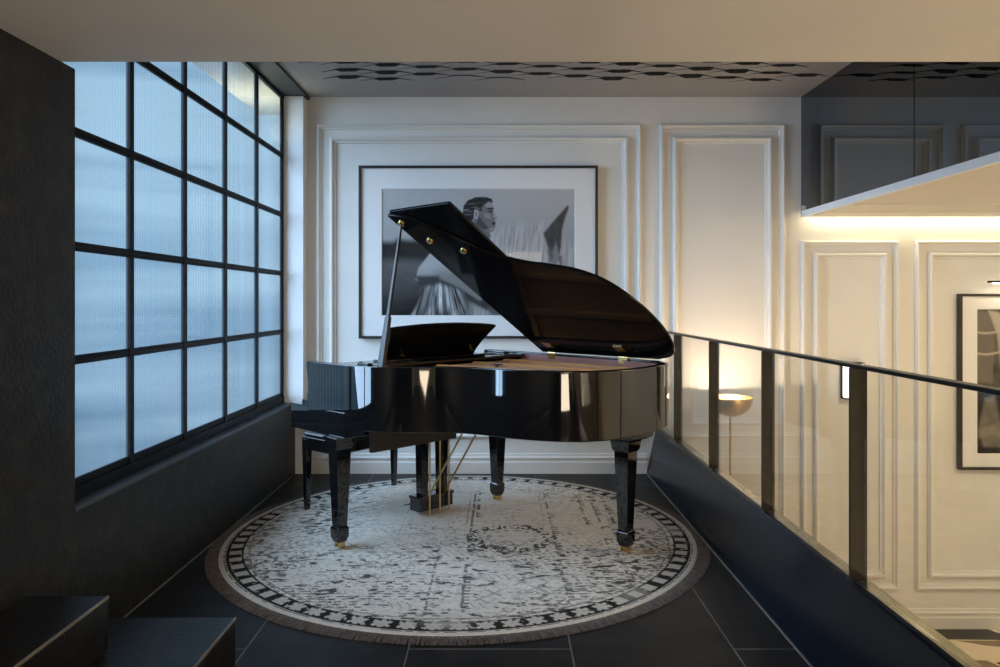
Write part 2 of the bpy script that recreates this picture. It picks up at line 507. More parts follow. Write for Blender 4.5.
# low sloped stone curb along the landing edge
cp = [(1.113, 0.0), (1.185, 0.345), (1.192, 0.352), (1.200, 0.357), (1.246, 0.357), (1.250, 0.353), (1.250, ZL), (1.113, ZL)]
struct('wall_curb', MB().prism(cp, YN, YB, 'xzy'), M['curb'])
M['ledge'] = mat('metal strip for curb sheen', (0.27, 0.24, 0.17), 0.2, 0.85, noise=(12, (0.22, 0.20, 0.14), 0.4, 0.6))  # strip added on the stone curb to imitate its sheen from the wall
struct('trim_12', MB().box(1.2005, 1.2495, YN, YB - 0.001, 0.3565, 0.3585), M['ledge'])
# joint strips: floor to left wall, floor to curb
struct('trim_1', MB().box(XL, XL + 0.006, 2.6, YB - 0.12, 0, 0.004), M['joint'])
struct('trim_2', MB().box(1.105, 1.112, 0.5, YB - 0.02, 0, 0.004), M['joint'])
# foreground ceiling (low), tiled high ceiling, navy header over the window
struct('ceiling_front', MB().box(-1.95, XR, YN, 2.548, 2.15, ZC + 0.2), M['ceil'])
struct('ceiling_header', MB().box(-1.645, -1.444, 2.548, YB, 2.835, ZC + 0.2), M['navy'])
# pale pilaster between window and back wall
struct('trim_3', MB().box(-1.615, -1.464, 5.36, YB, 0.549, 2.835), M['trimwhite'], bevel=0.004)
struct('trim_4', MB().box(XL + 0.001, -1.464, 5.445, YB, 0.0, 0.549), M['trimwhite'])

# felt-tiled ceiling: hexagonal tiles, each hanging a little lower on its near edge
cb = MB()
cb.box(-1.444, 2.287, 2.548, YB, ZC, ZC + 0.2)
c1 = np.array((0.252, 0.047)); c2 = np.array((-0.027, 0.150))
hexa = [(0.192, 0.0), (0.050, 0.0745), (-0.052, 0.0745), (-0.192, 0.0), (-0.085, -0.0560), (-0.048, -0.0745), (0.050, -0.0745), (0.087, -0.0560)]
for i in range(-14, 14):
    for j in range(-18, 18):
        c = np.array((0.4, 4.2)) + i * c1 + j * c2
        x, y = c
        if not (-1.25 < x < 2.10 and 3.1 < y < 5.09): continue
        near = 0.024 + random.uniform(-0.006, 0.006); mid = 0.0025
        if random.random() < 0.06: near = 0.008
        pts = []
        for k, (dx, dy) in enumerate(hexa):
            hgt = (mid, 0.0015, 0.0015, mid, 0.007, near, near, 0.007)[k]
            pts.append((x + dx * 0.99 - dy * 0.1, y + dy * 0.99 - dx * 0.05, ZC - hgt))
        top = [(p[0], p[1], ZC + 0.002) for p in pts]
        o = len(cb.v)
        cb.v += pts + top
        cb.f += [(o, o + 1, o + 2, o + 3), (o, o + 3, o + 4, o + 7), (o + 4, o + 5, o + 6, o + 7)]; cb.mi += [0, 0, 0]
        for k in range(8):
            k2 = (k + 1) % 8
            cb.f.append((o + k, o + k2, o + 8 + k2, o + 8 + k)); cb.mi.append(1)  # sides carry the painted gap shadow
struct('ceiling', cb, [M['felt'], M['gapshade']])

# lobby soffit (lower ceiling) with a stepped edge at the back wall and a pale lip
XS = 2.287
sf = MB()
sf.box(XS + 0.02, XR, 0.2, 4.72, 1.946, 2.149)
sf.box(XS + 0.02, XR, 4.72, 5.10, 1.941, 2.10)
sf.box(XS + 0.02, XR, 5.10, 5.38, 1.936, 2.10)
struct('ceiling_soffit', sf, M['soffit'])
struct('trim_5', MB().box(XS - 0.030, XS - 0.001, 0.2, 5.40, 1.935, 1.982), M['trimwhite'], bevel=0.003)
struct('wall_soffit', MB().box(XS + 0.012, XS + 0.1, 2.549, YB, 1.99, ZC + 0.1).box(XS, XS + 0.019, 0.2, 2.547, 1.984, 2.149), M['navy'])


def moulding(mb, x0, x1, z0, z1, y=YB, w=0.040, h=0.028):
    prof = [(0, 0), (0, 0.40 * h), (0.10 * w, 0.48 * h), (0.16 * w, 0.86 * h), (0.32 * w, h), (0.50 * w, 0.92 * h), (0.62 * w, 0.60 * h),
            (0.72 * w, 0.40 * h), (0.94 * w, 0.34 * h), (w, 0.2 * h), (w, 0)]
    rings = []
    for cx, cz, sx, sz in ((x0, z0, 1, 1), (x1, z0, -1, 1), (x1, z1, -1, -1), (x0, z1, 1, -1)):
        rings.append([(cx + sx * d, y - e, cz + sz * d) for d, e in prof])
    n = len(prof); v = sum(rings, []); f = []
    for a in range(4):
        b = (a + 1) % 4
        for i in range(n - 1):
            f.append((a * n + i, b * n + i, b * n + i + 1, a * n + i + 1))
    mb.add(v, f)


def panel(idx, ox0, oy0, ox1, oy1, inx, iny, ibx=None):
    mb = MB()
    moulding(mb, bx(ox0), bx(ox1), bz(oy1), bz(oy0), w=0.042, h=0.034)
    moulding(mb, bx(ox0 + inx), bx(ox1 - inx), bz(oy1 - iny), bz(oy0 + iny), w=0.050, h=0.036)
    struct('trim_%d' % idx, mb, M['paint'], smooth=True, angle=40)


panel(6, 317, 124.5, 641, 437.5, 13, 12.5)
panel(7, 659, 124.5, 784.5, 589, 13, 12.5)
panel(8, 800.5, 240.5, 898, 589, 12.5, 12.0)
panel(9, 914.5, 240.5, 1104, 589, 12.5, 12.0)


def baseboard(name, x0, x1, z0, y=YB):
    pr = [(0, 0), (0.022, 0), (0.022, 0.085), (0.016, 0.092), (0.016, 0.108), (0.022, 0.113), (0.022, 0.122), (0.012, 0.131), (0.008, 0.148), (0.003, 0.153), (0, 0.153)]
    mb = MB()
    mb.loft([[(x0, y - d, z0 + z) for d, z in pr], [(x1, y - d, z0 + z) for d, z in pr]])
    struct(name, mb, M['paint'])


baseboard('baseboard_back', -1.464, 1.113, 0)
baseboard('baseboard_lobby', 1.25, XR, ZL)

# window: steel bars and reeded panes
win = empty('window_1', (XG, 4.0, 1.7)); win['kind'] = 'structure'
wy = [3.151 - 0.548 * 1.0, 3.151, 3.69, 4.236, 4.785, 5.345]
zb, zt = 0.628, 2.83
zs = [H + k * 1.615 for k in (0.4016, 0.1318, -0.136)] + [H + 0.674 * 1.615]
fb = MB()
d0, d1 = -0.006, 0.012      # local x
def ly(y): return y - 4.0
def lz(z): return z - 1.7
for k, y in enumerate(wy):
    hw = 0.024 if k in (0, 5) else 0.018
    fb.box(d0, d1, ly(y - hw), ly(y + hw), lz(zb - 0.06), lz(zt))
for z in zs:
    fb.box(d0, d1 - 0.004, ly(wy[0]), ly(wy[-1]), lz(z - 0.018), lz(z - 0.003))
    fb.box(d0, d1 + 0.004, ly(wy[0]), ly(wy[-1]), lz(z - 0.003), lz(z + 0.003))
    fb.box(d0, d1 - 0.004, ly(wy[0]), ly(wy[-1]), lz(z + 0.003), lz(z + 0.017))
fb.box(d0, d1 + 0.004, ly(wy[0] - 0.03), ly(wy[-1] + 0.03), lz(zb - 0.079), lz(zb - 0.03))
fb.box(d0, d1 - 0.006, ly(wy[0] - 0.03), ly(wy[-1] + 0.03), lz(zb - 0.03), lz(zb))
fb.box(d0, d1 + 0.004, ly(wy[0] - 0.03), ly(wy[-1] + 0.03), lz(zt - 0.02), lz(zt + 0.03))
struct('window_frame', fb, M['blackmetal'], win)
gb = MB().box(-0.004, 0.002, ly(wy[0]), ly(wy[-1]), lz(zb), lz(zt))
struct('reeded_glass', gb, M['reeded'], win)
struct('window_sill', MB().box(-0.2, XL - XG + 0.003, ly(2.626), ly(5.36), lz(0.535), lz(0.549)), M['sill'], win)

# slab and fill light added outside to turn the far top panes yellow
struct('trim_11', MB().box(-1.97, XG - 0.03, 4.40, 5.9, 2.832, 2.95), M['soffit'])
light('pane_glow_fill', 'AREA', (-1.83, 5.3, 2.45), 3.5, (1.0, 0.86, 0.55), target=(-1.85, 5.3, 2.7), size=0.4)

# stone steps at the lower left, with pale metal nosings
def step(x0, x1, y0, y1, z0, z1):
    t = empty('stone_step', ((x0 + x1) / 2, (y0 + y1) / 2, z0)); t['kind'] = 'structure'
    a, b = (x1 - x0) / 2, (y1 - y0) / 2
    struct('tread_block', MB().box(-a, a, -b, b, 0, z1 - z0), M['stone_step'], t, bevel=0.002)
    struct('nosing', MB().box(a - 0.001, a + 0.003, -b, b, z1 - z0 - 0.008, z1 - z0 + 0.0015), M['joint'], t)
    return t
step(XL, -0.948, 0.5, 2.58, 0, 0.17)
step(XL, -1.28, 0.5, 2.352, 0.17, 0.34)

# ------------------------------------------------------------------ smoked mirror panels on the soffit side
for y0, y1, lab in ((3.980, YB - 0.001, 'smoked dark mirror panel on the soffit side, the one touching the back wall'),
                    (2.56, 3.972, 'smoked dark mirror panel on the soffit side, right of the thin vertical seam')):
    o = MB().box(XS, XS + 0.010, y0, y1, 1.984, ZC - 0.001).build('mirror_panel', M['mirror'])
    tag(o, lab, 'mirror', 'smoked mirror panels of the soffit')

# LED strip in the cove slot
led = MB().box(XS + 0.02, XR - 0.02, 5.40, 5.415, 1.990, 1.998).build('led_strip', M['led'])
tag(led, 'glowing warm LED strip in the cove along the top of the lobby wall', 'light strip')
struct('trim_10', MB().box(XS - 0.030, XR, 5.381, 5.39, 1.936, 2.02), M['soffit'])
light('cove_light', 'AREA', ((XS + XR) / 2, 5.43, 1.985), 3.2, (1.0, 0.86, 0.50), target=((XS + XR) / 2, 5.455, 0.0), size=XR - XS - 0.1, size_y=0.03)

# ------------------------------------------------------------------ glass railing
XP = 1.213
ZR = H - 0.174 * XP
rl = empty('glass_railing', (XP, 3.6, 0.357))
tag(rl, 'glass railing with dark flat metal posts and thin black cap standing on the curb', 'railing')
posts = [720 * XP / d for d in (358, 268, 214, 178)]
for y in posts:
    MB().box(-0.029, 0.029, y - 3.6 - 0.006, y - 3.6 + 0.006, 0.0016, ZR - 0.357 - 0.012).build('post', M['post'], rl, bevel=0.0015)
MB().box(-0.02, 0.02, 0.6 - 3.6, 5.30 - 3.6, ZR - 0.357 - 0.013, ZR - 0.357).build('top_rail', M['rail'], rl, bevel=0.002)
edges = [0.62] + sorted(posts) + [5.29]
for a, b in zip(edges[:-1], edges[1:]):
    MB().box(-0.005, 0.005, a - 3.6 + 0.008, b - 3.6 - 0.008, 0.002, ZR - 0.357 - 0.0135).build('glass_pane', M['glass'], rl)

# ------------------------------------------------------------------ rug
RX, RY, RR = -0.214, 4.06, 1.280


def vnoise(x, y, seed):
    """smooth value noise, numpy"""
    xi = np.floor(x).astype(int); yi = np.floor(y).astype(int)
    fx = x - xi; fy = y - yi
    fx = fx * fx * (3 - 2 * fx); fy = fy * fy * (3 - 2 * fy)
    def h(a, b):
        n = (a * 374761393 + b * 668265263 + seed * 974634123) & 0x7fffffff
        n = ((n ^ (n >> 13)) * 1274126177) & 0x7fffffff
        return ((n ^ (n >> 16)) & 0xffff) / 65535.0
    return (h(xi, yi) * (1 - fx) + h(xi + 1, yi) * fx) * (1 - fy) + (h(xi, yi + 1) * (1 - fx) + h(xi + 1, yi + 1) * fx) * fy


def fbm(x, y, seed, o=3):
    r = 0; a = 0.5; t = 0
    for k in range(o):
        r = r + a * vnoise(x * 2 ** k, y * 2 ** k, seed + k); t += a; a *= 0.5
    return r / t


def smooth(e0, e1, x):
    t = np.clip((x - e0) / (e1 - e0), 0, 1)
    return t * t * (3 - 2 * t)


def rug_colour(X, Y):
    """X, Y relative to the rug's centre"""
    R = np.hypot(X, Y); A = np.arctan2(Y, X)
    V = vnoise
    base = 0.60 + 0.10 * (fbm(X * 5, Y * 9, 11) - 0.5) + 0.20 * (fbm(X * 40, Y * 75, 3) - 0.5)
    base = base - 0.05 * (np.mod(Y * 95 + 0.6 * V(X * 8, Y * 8, 2), 1) < 0.22)
    wear = fbm(X * 1.7 + 5, Y * 2.0, 21, 3)
    keep = smooth(0.38, 0.60, wear)
    dark = np.zeros_like(X)
    st = fbm(X * 48, Y * 130, 31, 2)
    dark = np.maximum(dark, smooth(0.66, 0.76, st) * (0.25 + 0.75 * keep))
    st2 = fbm(X * 70, Y * 55, 41, 2)
    dark = np.maximum(dark, 0.55 * smooth(0.68, 0.78, st2) * (0.25 + 0.75 * keep))
    lfield = smooth(-0.35, -0.75, X) * smooth(-0.4, 0.1, Y)             # slanted strokes at the left
    sl = fbm((X + 0.6 * Y) * 22, (Y - 0.5 * X) * 80, 33, 2)
    dark = np.maximum(dark, smooth(0.60, 0.70, sl) * lfield * 0.9)
    jag = 0.008 * (V(X * 80, Y * 80, 7) - 0.5)
    def line(d, w, a=1.0, seed=5):
        br = smooth(0.35, 0.60, V(X * 34, Y * 34, seed))
        return a * (np.abs(d + jag) < w) * br
    for x0, y0, y1, w, a in ((0.05, -1.05, 0.85, 0.007, 0.75), (0.02, 0.1, 0.85, 0.004, 0.6), (0.08, 0.25, 0.8, 0.010, 0.8), (0.51, -1.0, 0.85, 0.006, 0.7), (0.47, 0.0, 0.8, 0.004, 0.4),
                             (0.72, 0.1, 0.75, 0.010, 0.8), (0.80, 0.15, 0.75, 0.007, 0.7), (0.88, 0.1, 0.6, 0.010, 0.8), (0.95, 0.1, 0.5, 0.006, 0.7),
                             (-0.10, -1.1, -0.4, 0.006, 0.7), (-0.35, -1.0, 0.7, 0.004, 0.35), (-0.75, -0.7, 0.6, 0.004, 0.3)):
        m = (Y > y0) & (Y < y1)
        dark = np.maximum(dark, line(X - x0, w, a) * m)
        tk = (np.abs(np.mod(Y * 30, 1) - 0.5) < 0.2) & (np.abs(X - x0 - 0.016) < 0.015) & m
        dark = np.maximum(dark, 0.8 * tk * smooth(0.50, 0.62, V(X * 7, Y * 7, 77)) * (a > 0.65))
    for y0, x0, x1, a in ((-0.48, -0.3, 1.0, 0.4), (0.18, 0.0, 0.52, 0.45), (-0.18, -0.2, 0.6, 0.3), (-0.88, -0.75, 0.9, 0.5), (0.80, -0.1, 0.6, 0.4), (-0.66, -0.9, 0.6, 0.35), (0.02, -0.9, 0.0, 0.3)):
        dark = np.maximum(dark, line(Y - y0, 0.005, a, 9) * (X > x0) * (X < x1))
    e = np.hypot((X - 0.28) / 0.21, (Y + 0.12) / 0.19)
    dots = (V(X * 85, Y * 55, 51) > 0.58)
    dark = np.maximum(dark, 0.9 * (np.abs(e - 1.0) < 0.20) * dots)
    dark = np.maximum(dark, 0.6 * (np.abs(e - 0.62) < 0.05) * (V(X * 60, Y * 60, 52) > 0.55))
    lat = np.minimum(np.abs(np.mod((X + Y) * 8, 1) - 0.5), np.abs(np.mod((X - Y) * 8, 1) - 0.5)) < 0.05
    fine = np.abs(np.mod((X + 0.5 * Y) * 26, 1) - 0.5) < 0.10
    dark = np.maximum(dark, 0.45 * fine * (np.abs(np.mod(Y * 6.5, 1) - 0.5) < 0.20) * (Y < -0.15) * smooth(0.42, 0.6, V(X * 9, Y * 9, 64)))
    area = ((Y < -0.62) & (Y > -1.02) & (X > -0.08) & (X < 0.5)) | ((Y > -0.50) & (Y < -0.2) & (X < 0.35) & (X > -0.7))
    dark = np.maximum(dark, lat * area * 0.55 * smooth(0.40, 0.66, V(X * 17, Y * 17, 61)))
    key = ((np.mod(X * 15, 1) < 0.5) ^ (np.mod(Y * 12, 1) < 0.5)) & (np.mod(Y * 36, 1) < 0.42)
    area2 = ((X > 0.5) & (Y < -0.45)) | ((X > 0.85) & (Y < 0.3) & (Y > -0.4)) | ((X < 0.0) & (Y < -0.72))
    dark = np.maximum(dark, key * area2 * 0.8 * smooth(0.45, 0.60, V(X * 12, Y * 12, 63)))
    sq = fbm(X * 17, Y * 46, 81, 3)                                      # rubbed dashes
    dark = np.maximum(dark, smooth(0.67, 0.72, sq) * (Y < -0.25) * 0.9)
    ch = (V(X * 55, Y * 46, 83) > 0.64) & (np.abs(X) > 0.78)
    dark = np.maximum(dark, ch * 0.75 * smooth(0.4, 0.55, V(X * 6, Y * 6, 84)))
    col = base * (1 - dark) + 0.020 * dark
    # border band: dark ground with pale motifs, nearly at the edge
    r0, r1 = 1.158, 1.246
    rm = (r0 + r1) / 2; hw = (r1 - r0) / 2
    n = 72
    ph = np.mod(A / (2 * math.pi) * n, 1) - 0.5
    rr = (R - rm) / hw
    pw = ph * (2 * math.pi * rm / n) / hw
    ros = np.hypot(rr, pw) + 0.20 * np.cos(6 * np.arctan2(rr, pw))
    fade = smooth(0.16, 0.34, fbm(X * 2.6 + 9, Y * 2.6, 91))
    sides = smooth(0.55, 0.9, np.abs(X))
    motif = np.where(sides > 0.5, (np.abs(ph) < 0.27) & (np.abs(rr) < 0.68), ros < 0.80)
    bcol = np.where(motif, 0.47, 0.02 + 0.35 * (1 - fade))
    bcol = np.where(V(X * 65, Y * 65, 93) > 0.82, 0.42, bcol)
    bcol = np.where((np.abs(R - r0) < 0.010) | (np.abs(R - r1) < 0.009), 0.02 + 0.25 * (1 - fade), bcol)
    col = np.where((R > r0) & (R < r1), bcol, col)
    col = np.where((R > 1.128) & (R < 1.139), 0.07 + 0.4 * V(X * 50, Y * 50, 95), col)
    col = np.where((R >= r1) & (R < 1.250), 0.45, col)
    col = np.where((R >= 1.250) & (R < 1.258), 0.03 + 0.5 * (V(X * 60, Y * 60, 96) > 0.6), col)
    col = np.where(R >= 1.258, 0.54 + 0.10 * (fbm(X * 30, Y * 30, 97) - 0.5), col)
    col = np.clip(col, 0.012, 0.75)
    return np.stack([col * 1.07, col * 0.985, col * 0.88], -1)


def rug_build():
    root = empty('round_rug', (RX, RY, 0))
    tag(root, 'round distressed black and cream rug with taupe fringe under the grand piano', 'rug')
    # concentric grid: even density over the disc
    nr, na = 240, 1250
    rad = np.linspace(0.0, RR, nr + 1)[1:]
    ang = np.linspace(0, 2 * math.pi, na, endpoint=False)
    Rg, Ag = np.meshgrid(rad, ang, indexing='ij')
    X = (Rg * np.cos(Ag)).ravel(); Y = (Rg * np.sin(Ag)).ravel()
    Zt = np.full_like(X, 0.012); Zt[Rg.ravel() > RR - 0.003] = 0.009
    v = np.stack([X, Y, Zt], 1)
    sk = np.stack([RR * np.cos(ang), RR * np.sin(ang), np.full(na, 0.0005)], 1)
    v = np.concatenate([v, sk, [[0, 0, 0.012]]])
    i = np.arange(nr)[:, None] * na + np.arange(na)[None]
    j = np.arange(nr)[:, None] * na + (np.arange(na)[None] + 1) % na
    q = np.stack([i, i + na, j + na, j], -1).reshape(-1, 4)
    c = len(v) - 1
    faces = q.tolist() + [(k, (k + 1) % na, c) for k in range(na)]
    me = bpy.data.meshes.new('pile')
    me.from_pydata(v.tolist(), [], faces)
    colr = np.ones((len(v), 4), np.float32)
    colr[:, :3] = rug_colour(v[:, 0], v[:, 1])
    a = me.color_attributes.new('pattern', 'FLOAT_COLOR', 'POINT')
    a.data.foreach_set('color', colr.ravel())
    me.materials.append(M['rugpile'])
    o = bpy.data.objects.new('pile', me); COL.objects.link(o); o.parent = root
    fr = MB()
    n = 3200
    for k in range(n):
        a0 = 2 * math.pi * (k + random.uniform(-.4, .4)) / n
        L = 0.060 + random.uniform(-0.005, 0.005)
        a1 = a0 + random.uniform(-0.006, 0.006)
        w = 0.0017
        p0 = Vector((RR - 0.004) * np.array([math.cos(a0), math.sin(a0), 0])); p1 = Vector((RR + L) * np.array([math.cos(a1), math.sin(a1), 0]))
        if RX + p1.x < XL + 0.002: p1.x = XL + 0.002 - RX
        if RX + p1.x > 1.103: p1.x = 1.103 - RX
        mid = (p0 + p1) / 2
        t = Vector((-math.sin(a0), math.cos(a0), 0)) * w
        z0, z1, z2 = 0.009, 0.010 + random.uniform(-0.003, 0.003), 0.004
        fr.add([p0 - t + Vector((0, 0, z0)), p0 + t + Vector((0, 0, z0)), mid - t + Vector((0, 0, z1)), mid + t + Vector((0, 0, z1)),
                p1 - t * .7 + Vector((0, 0, z2)), p1 + t * .7 + Vector((0, 0, z2)), p1 + Vector((0, 0, 0.0008)), mid + Vector((0, 0, 0.0008)), p0 + Vector((0, 0, 0.0008))],
               [(0, 1, 3, 2), (2, 3, 5, 4), (4, 5, 6), (0, 2, 7, 8), (2, 4, 6, 7), (1, 8, 7, 3), (3, 7, 6, 5)])
    o = fr.build('fringe', M['fringe'], root)
    o['kind'] = 'stuff'


rug_build()

# ------------------------------------------------------------------ grand piano (u along the case, v towards the bass side)
PM = (-0.444, 4.39)
TH = 0.7781
piano = empty('grand_piano', (PM[0], PM[1], 0.012), -TH)
tag(piano, 'glossy black grand piano with propped open lid standing on the round rug', 'piano')
ZO = -0.012          # piano heights below are above the floor; the rug lifts it
def zz(z): return z + ZO
Z0, Z1 = zz(0.655), zz(0.98)
VB, VT = 0.633, -0.765
curve = [(0.22, -0.757), (0.38, -0.742), (0.496, -0.690), (0.595, -0.602), (0.70, -0.497), (0.80, -0.432), (0.93, -0.388), (1.05, -0.362),
         (1.15, -0.328), (1.275, -0.262), (1.362, -0.170), (1.418, -0.050), (1.442, 0.130), (1.428, 0.330), (1.380, 0.490), (1.29, 0.590), (1.13, VB - 0.004)]
outer = [(-0.085, VT), (0.05, VT + 0.003)] + spline(curve, 6) + [(0.95, VB), (0.6, VB), (0.25, VB), (-0.085, VB)]
# resample the straight parts too so the offset stays clean
inner = offset_path(outer, 0.045)
inner2 = offset_path(outer, 0.060)


def ring_wall(mb, a, b, z0, z1):
    n = len(a)
    v = [(p[0], p[1], z0) for p in a] + [(p[0], p[1], z0) for p in b] + [(p[0], p[1], z1) for p in a] + [(p[0], p[1], z1) for p in b]
    f = []
    for i in range(n - 1):
        f += [(i, i + 1, 2 * n + i + 1, 2 * n + i), (n + i + 1, n + i, 3 * n + i, 3 * n + i + 1),
              (2 * n + i, 2 * n + i + 1, 3 * n + i + 1, 3 * n + i), (i + 1, i, n + i, n + i + 1)]
    for i in (0, n - 1):
        f.append((i, n + i, 3 * n + i, 2 * n + i))
    mb.add(v, f)


rb = MB(); ring_wall(rb, outer, inner, Z0, Z1)
rb.build('case_rim', M['lacquer'], piano, bevel=0.005, angle=50)
ib = MB(); ring_wall(ib, offset_path(outer, 0.0455)[2:-1], inner2[2:-1], Z0 + 0.02, Z1 - 0.012)
ib.build('inner_rim', M['mahogany'], piano, smooth=True, angle=50)
# underside boards
ins = [p for p in inner2[2:-1]]
MB().prism([(0.24, VT + 0.06)] + ins[1:-1] + [(0.24, VB - 0.06)], Z0 + 0.03, Z0 + 0.05, 'xyz').build('soundboard', M['spruce'], piano)
# bronze iron plate with struts
pb = MB()
ins3 = offset_path(outer, 0.075)
pl = [p for p in ins3 if p[0] > 0.31]
pb.prism([(0.30, VT + 0.085)] + pl + [(0.30, VB - 0.08)], zz(0.905), zz(0.925), 'xyz')
for (u0, v0, u1, v1) in ((0.31, -0.45, 1.0, -0.30), (0.31, -0.18, 1.22, 0.0), (0.31, 0.10, 1.30, 0.20), (0.31, 0.36, 1.22, 0.40)):
    pb.bar((u0, v0, zz(0.935)), (u1, v1, zz(0.935)), 0.035, 0.03)
pb.bar((0.34, -0.66, zz(0.933)), (0.34, 0.54, zz(0.933)), 0.05, 0.018)
plate = pb.build('iron_plate', M['bronze'], piano, bevel=0.004)
kb = MB().tube([(0.62, -0.02, zz(0.93)), (0.62, -0.02, zz(0.958))], 0.012).tube([(0.62, -0.02, zz(0.958)), (0.62, -0.02, zz(0.963))], 0.035)
kb.build('plate_bolt', M['lacquer_matt'], piano)
sb = MB()
for k in range(46):
    v0 = -0.62 + 1.12 * k / 45
    u1 = 0.75 + 0.5 * (k / 45) ** 0.8
    v1 = min(v0 * 0.72 + 0.10, 0.5)
    sb.bar((0.36, v0, zz(0.947)), (u1, v1, zz(0.947)), 0.0016, 0.0016)
o = sb.build('strings', M['steel'], piano); o['kind'] = 'stuff'
# keybed, cheeks (arms), fallboard, music shelf
MB().box(-0.277, 0.26, VT + 0.004, VB - 0.004, zz(0.600), zz(0.736)).build('keybed', M['lacquer'], piano, bevel=0.006)
arm = spline([(-0.277, 0.7365), (-0.20, 0.7375), (-0.135, 0.740), (-0.108, 0.752), (-0.090, 0.785), (-0.084, 0.84), (-0.090, 0.90), (-0.098, 0.945), (-0.100, 0.968), (-0.092, 0.979)], 5)
arm = [(a, zz(b)) for a, b in arm] + [(-0.0855, zz(0.980)), (-0.0855, zz(0.7365))]
for v0, v1 in ((VT + 0.001, VT + 0.055), (VB - 0.055, VB - 0.001)):
    MB().prism(arm, v0, v1, 'xzy').build('arm', M['lacquer'], piano, smooth=True, angle=40)
for v0, v1 in ((VT + 0.055, VT + 0.075), (VB - 0.075, VB - 0.055)):
    MB().box(-0.245, -0.05, v0, v1, zz(0.737), zz(0.753)).build('key_block', M['lacquer'], piano, bevel=0.004)
fp = [(-0.225, 0.738), (-0.228, 0.785), (-0.20, 0.797), (-0.12, 0.806), (-0.085, 0.83), (-0.06, 0.90), (-0.045, 0.955), (-0.02, 0.966), (0.03, 0.966), (0.03, 0.738)]
MB().prism([(a, zz(b)) for a, b in fp], VT + 0.077, VB - 0.077, 'xzy').build('fallboard', M['lacquer'], piano, bevel=0.004)
MB().box(-0.262, -0.232, VT + 0.077, VB - 0.077, zz(0.737), zz(0.752)).build('keyslip', M['lacquer'], piano, bevel=0.004)
MB().box(0.032, 0.285, VT + 0.064, VB - 0.064, zz(0.952), zz(0.970)).build('music_shelf', M['lacquer'], piano, bevel=0.003)
# music desk, leaning towards the tail
def deskpt(v, t, n=0.0):
    u = 0.150 + 0.115 * t; z = 0.980 + 0.178 * t
    return (u + n * 0.84, v, zz(z - n * 0.54))
top = [(-0.475 + 0.80 * k / 16, 1.0 + 0.11 * math.sin(math.pi * k / 16) ** 0.8) for k in range(17)]
lefts = [(-0.440, 0.0), (-0.444, 0.3), (-0.452, 0.65), (-0.475, 1.0)]
rights = [(0.325, 1.0), (0.285, 0.70), (0.255, 0.42), (0.240, 0.20), (0.236, 0.0)]
desk_poly = lefts[:-1] + top + rights[1:]
db = MB().loft([[deskpt(v, t, -0.009) for v, t in desk_poly], [deskpt(v, t, 0.009) for v, t in desk_poly]])
desk = db.build('music_desk', M['lidlacquer'], piano, bevel=0.002, angle=60)
for v in (-0.36, 0.16):
    a = deskpt(v, 0.30, 0.014); b = (a[0] + 0.03, v, zz(0.985))
    c = deskpt(v, 0.12, 0.012)
    MB().bar(deskpt(v, 0.40, 0.012), (0.225, v, zz(1.005)), 0.016, 0.006).bar((0.225, v, zz(1.005)), c, 0.016, 0.006).build('desk_support', M['brass'], desk)
MB().box(0.10, 0.20, -0.47, 0.30, zz(0.970), zz(0.982)).build('desk_tray', M['lacquer'], piano, bevel=0.003)
for u, v, t in ((0.285, -0.700, 0.020), (0.06, 0.52, 0.010)):
    MB().box(u, u + 0.09, v, v + 0.035, zz(0.9705), zz(0.9705 + t)).build('desk_slide_block', M['lacquer'], piano, bevel=0.004)

# lid
LT = 0.5607
VH, ZH = VB, zz(0.9875)
def lidp(u, w, n):
    return (u, VH - w * math.cos(LT) + n * math.sin(LT), ZH + w * math.sin(LT) + n * math.cos(LT))
lc = [(0.378, 1.431), (0.458, 1.414), (0.530, 1.372), (0.60, 1.305), (0.674, 1.215), (0.77, 1.095), (0.866, 1.015), (0.98, 0.962), (1.108, 0.926), (1.254, 0.868), (1.360, 0.762),
      (1.424, 0.575), (1.440, 0.371), (1.420, 0.215), (1.388, 0.115), (1.330, 0.040), (1.235, 0.0)]
lid_poly = [(0.382, 0.0)] + spline(lc, 6)
lb = MB().loft([[lidp(u, w, -0.006) for u, w in lid_poly], [lidp(u, w, 0.012) for u, w in lid_poly]])
lid = lb.build('main_lid', M['lidlacquer'], piano, bevel=0.004, angle=60)
flap_poly = [(0.388, 0.0), (0.384, 1.436), (0.846, 1.436), (0.853, 1.425), (0.856, 0.0)]
fb2 = MB().loft([[lidp(u, w, 0.0145) for u, w in flap_poly], [lidp(u, w, 0.031) for u, w in flap_poly]])
fb2.build('front_lid_flap', M['lidlacquer'], piano, bevel=0.004, angle=60)
for w in (0.25, 0.75, 1.25):
    MB().bar(lidp(0.378, w - 0.03, 0.013), lidp(0.378, w + 0.03, 0.013), 0.012, 0.012).build('flap_hinge', M['brass'], piano, bevel=0.002)
# brass sockets under the lid and the prop stick
SOCK = [(0.43, 1.365), (0.497, 1.205), (0.66, 1.10)]
for u, w in SOCK:
    a = lidp(u, w, -0.005); b = lidp(u, w, -0.016); c = lidp(u, w, -0.023)
    MB().tube([a, b, c], [0.021, 0.019, 0.010], 14).build('prop_socket', M['brass'], piano, smooth=True, angle=40)
pa = Vector((0.438, -0.664, zz(0.955))); pc = Vector(lidp(SOCK[0][0], SOCK[0][1], -0.010))
pmid = pa.lerp(pc, 0.36)
ps = MB().bar(pa, pmid, 0.046, 0.024, up=(0, 1, 0), w2=0.034, h2=0.020).bar(pmid, pc, 0.024, 0.016, up=(0, 1, 0), w2=0.013, h2=0.012)
ps.build('lid_prop', M['lacquer_matt'], piano, bevel=0.003)
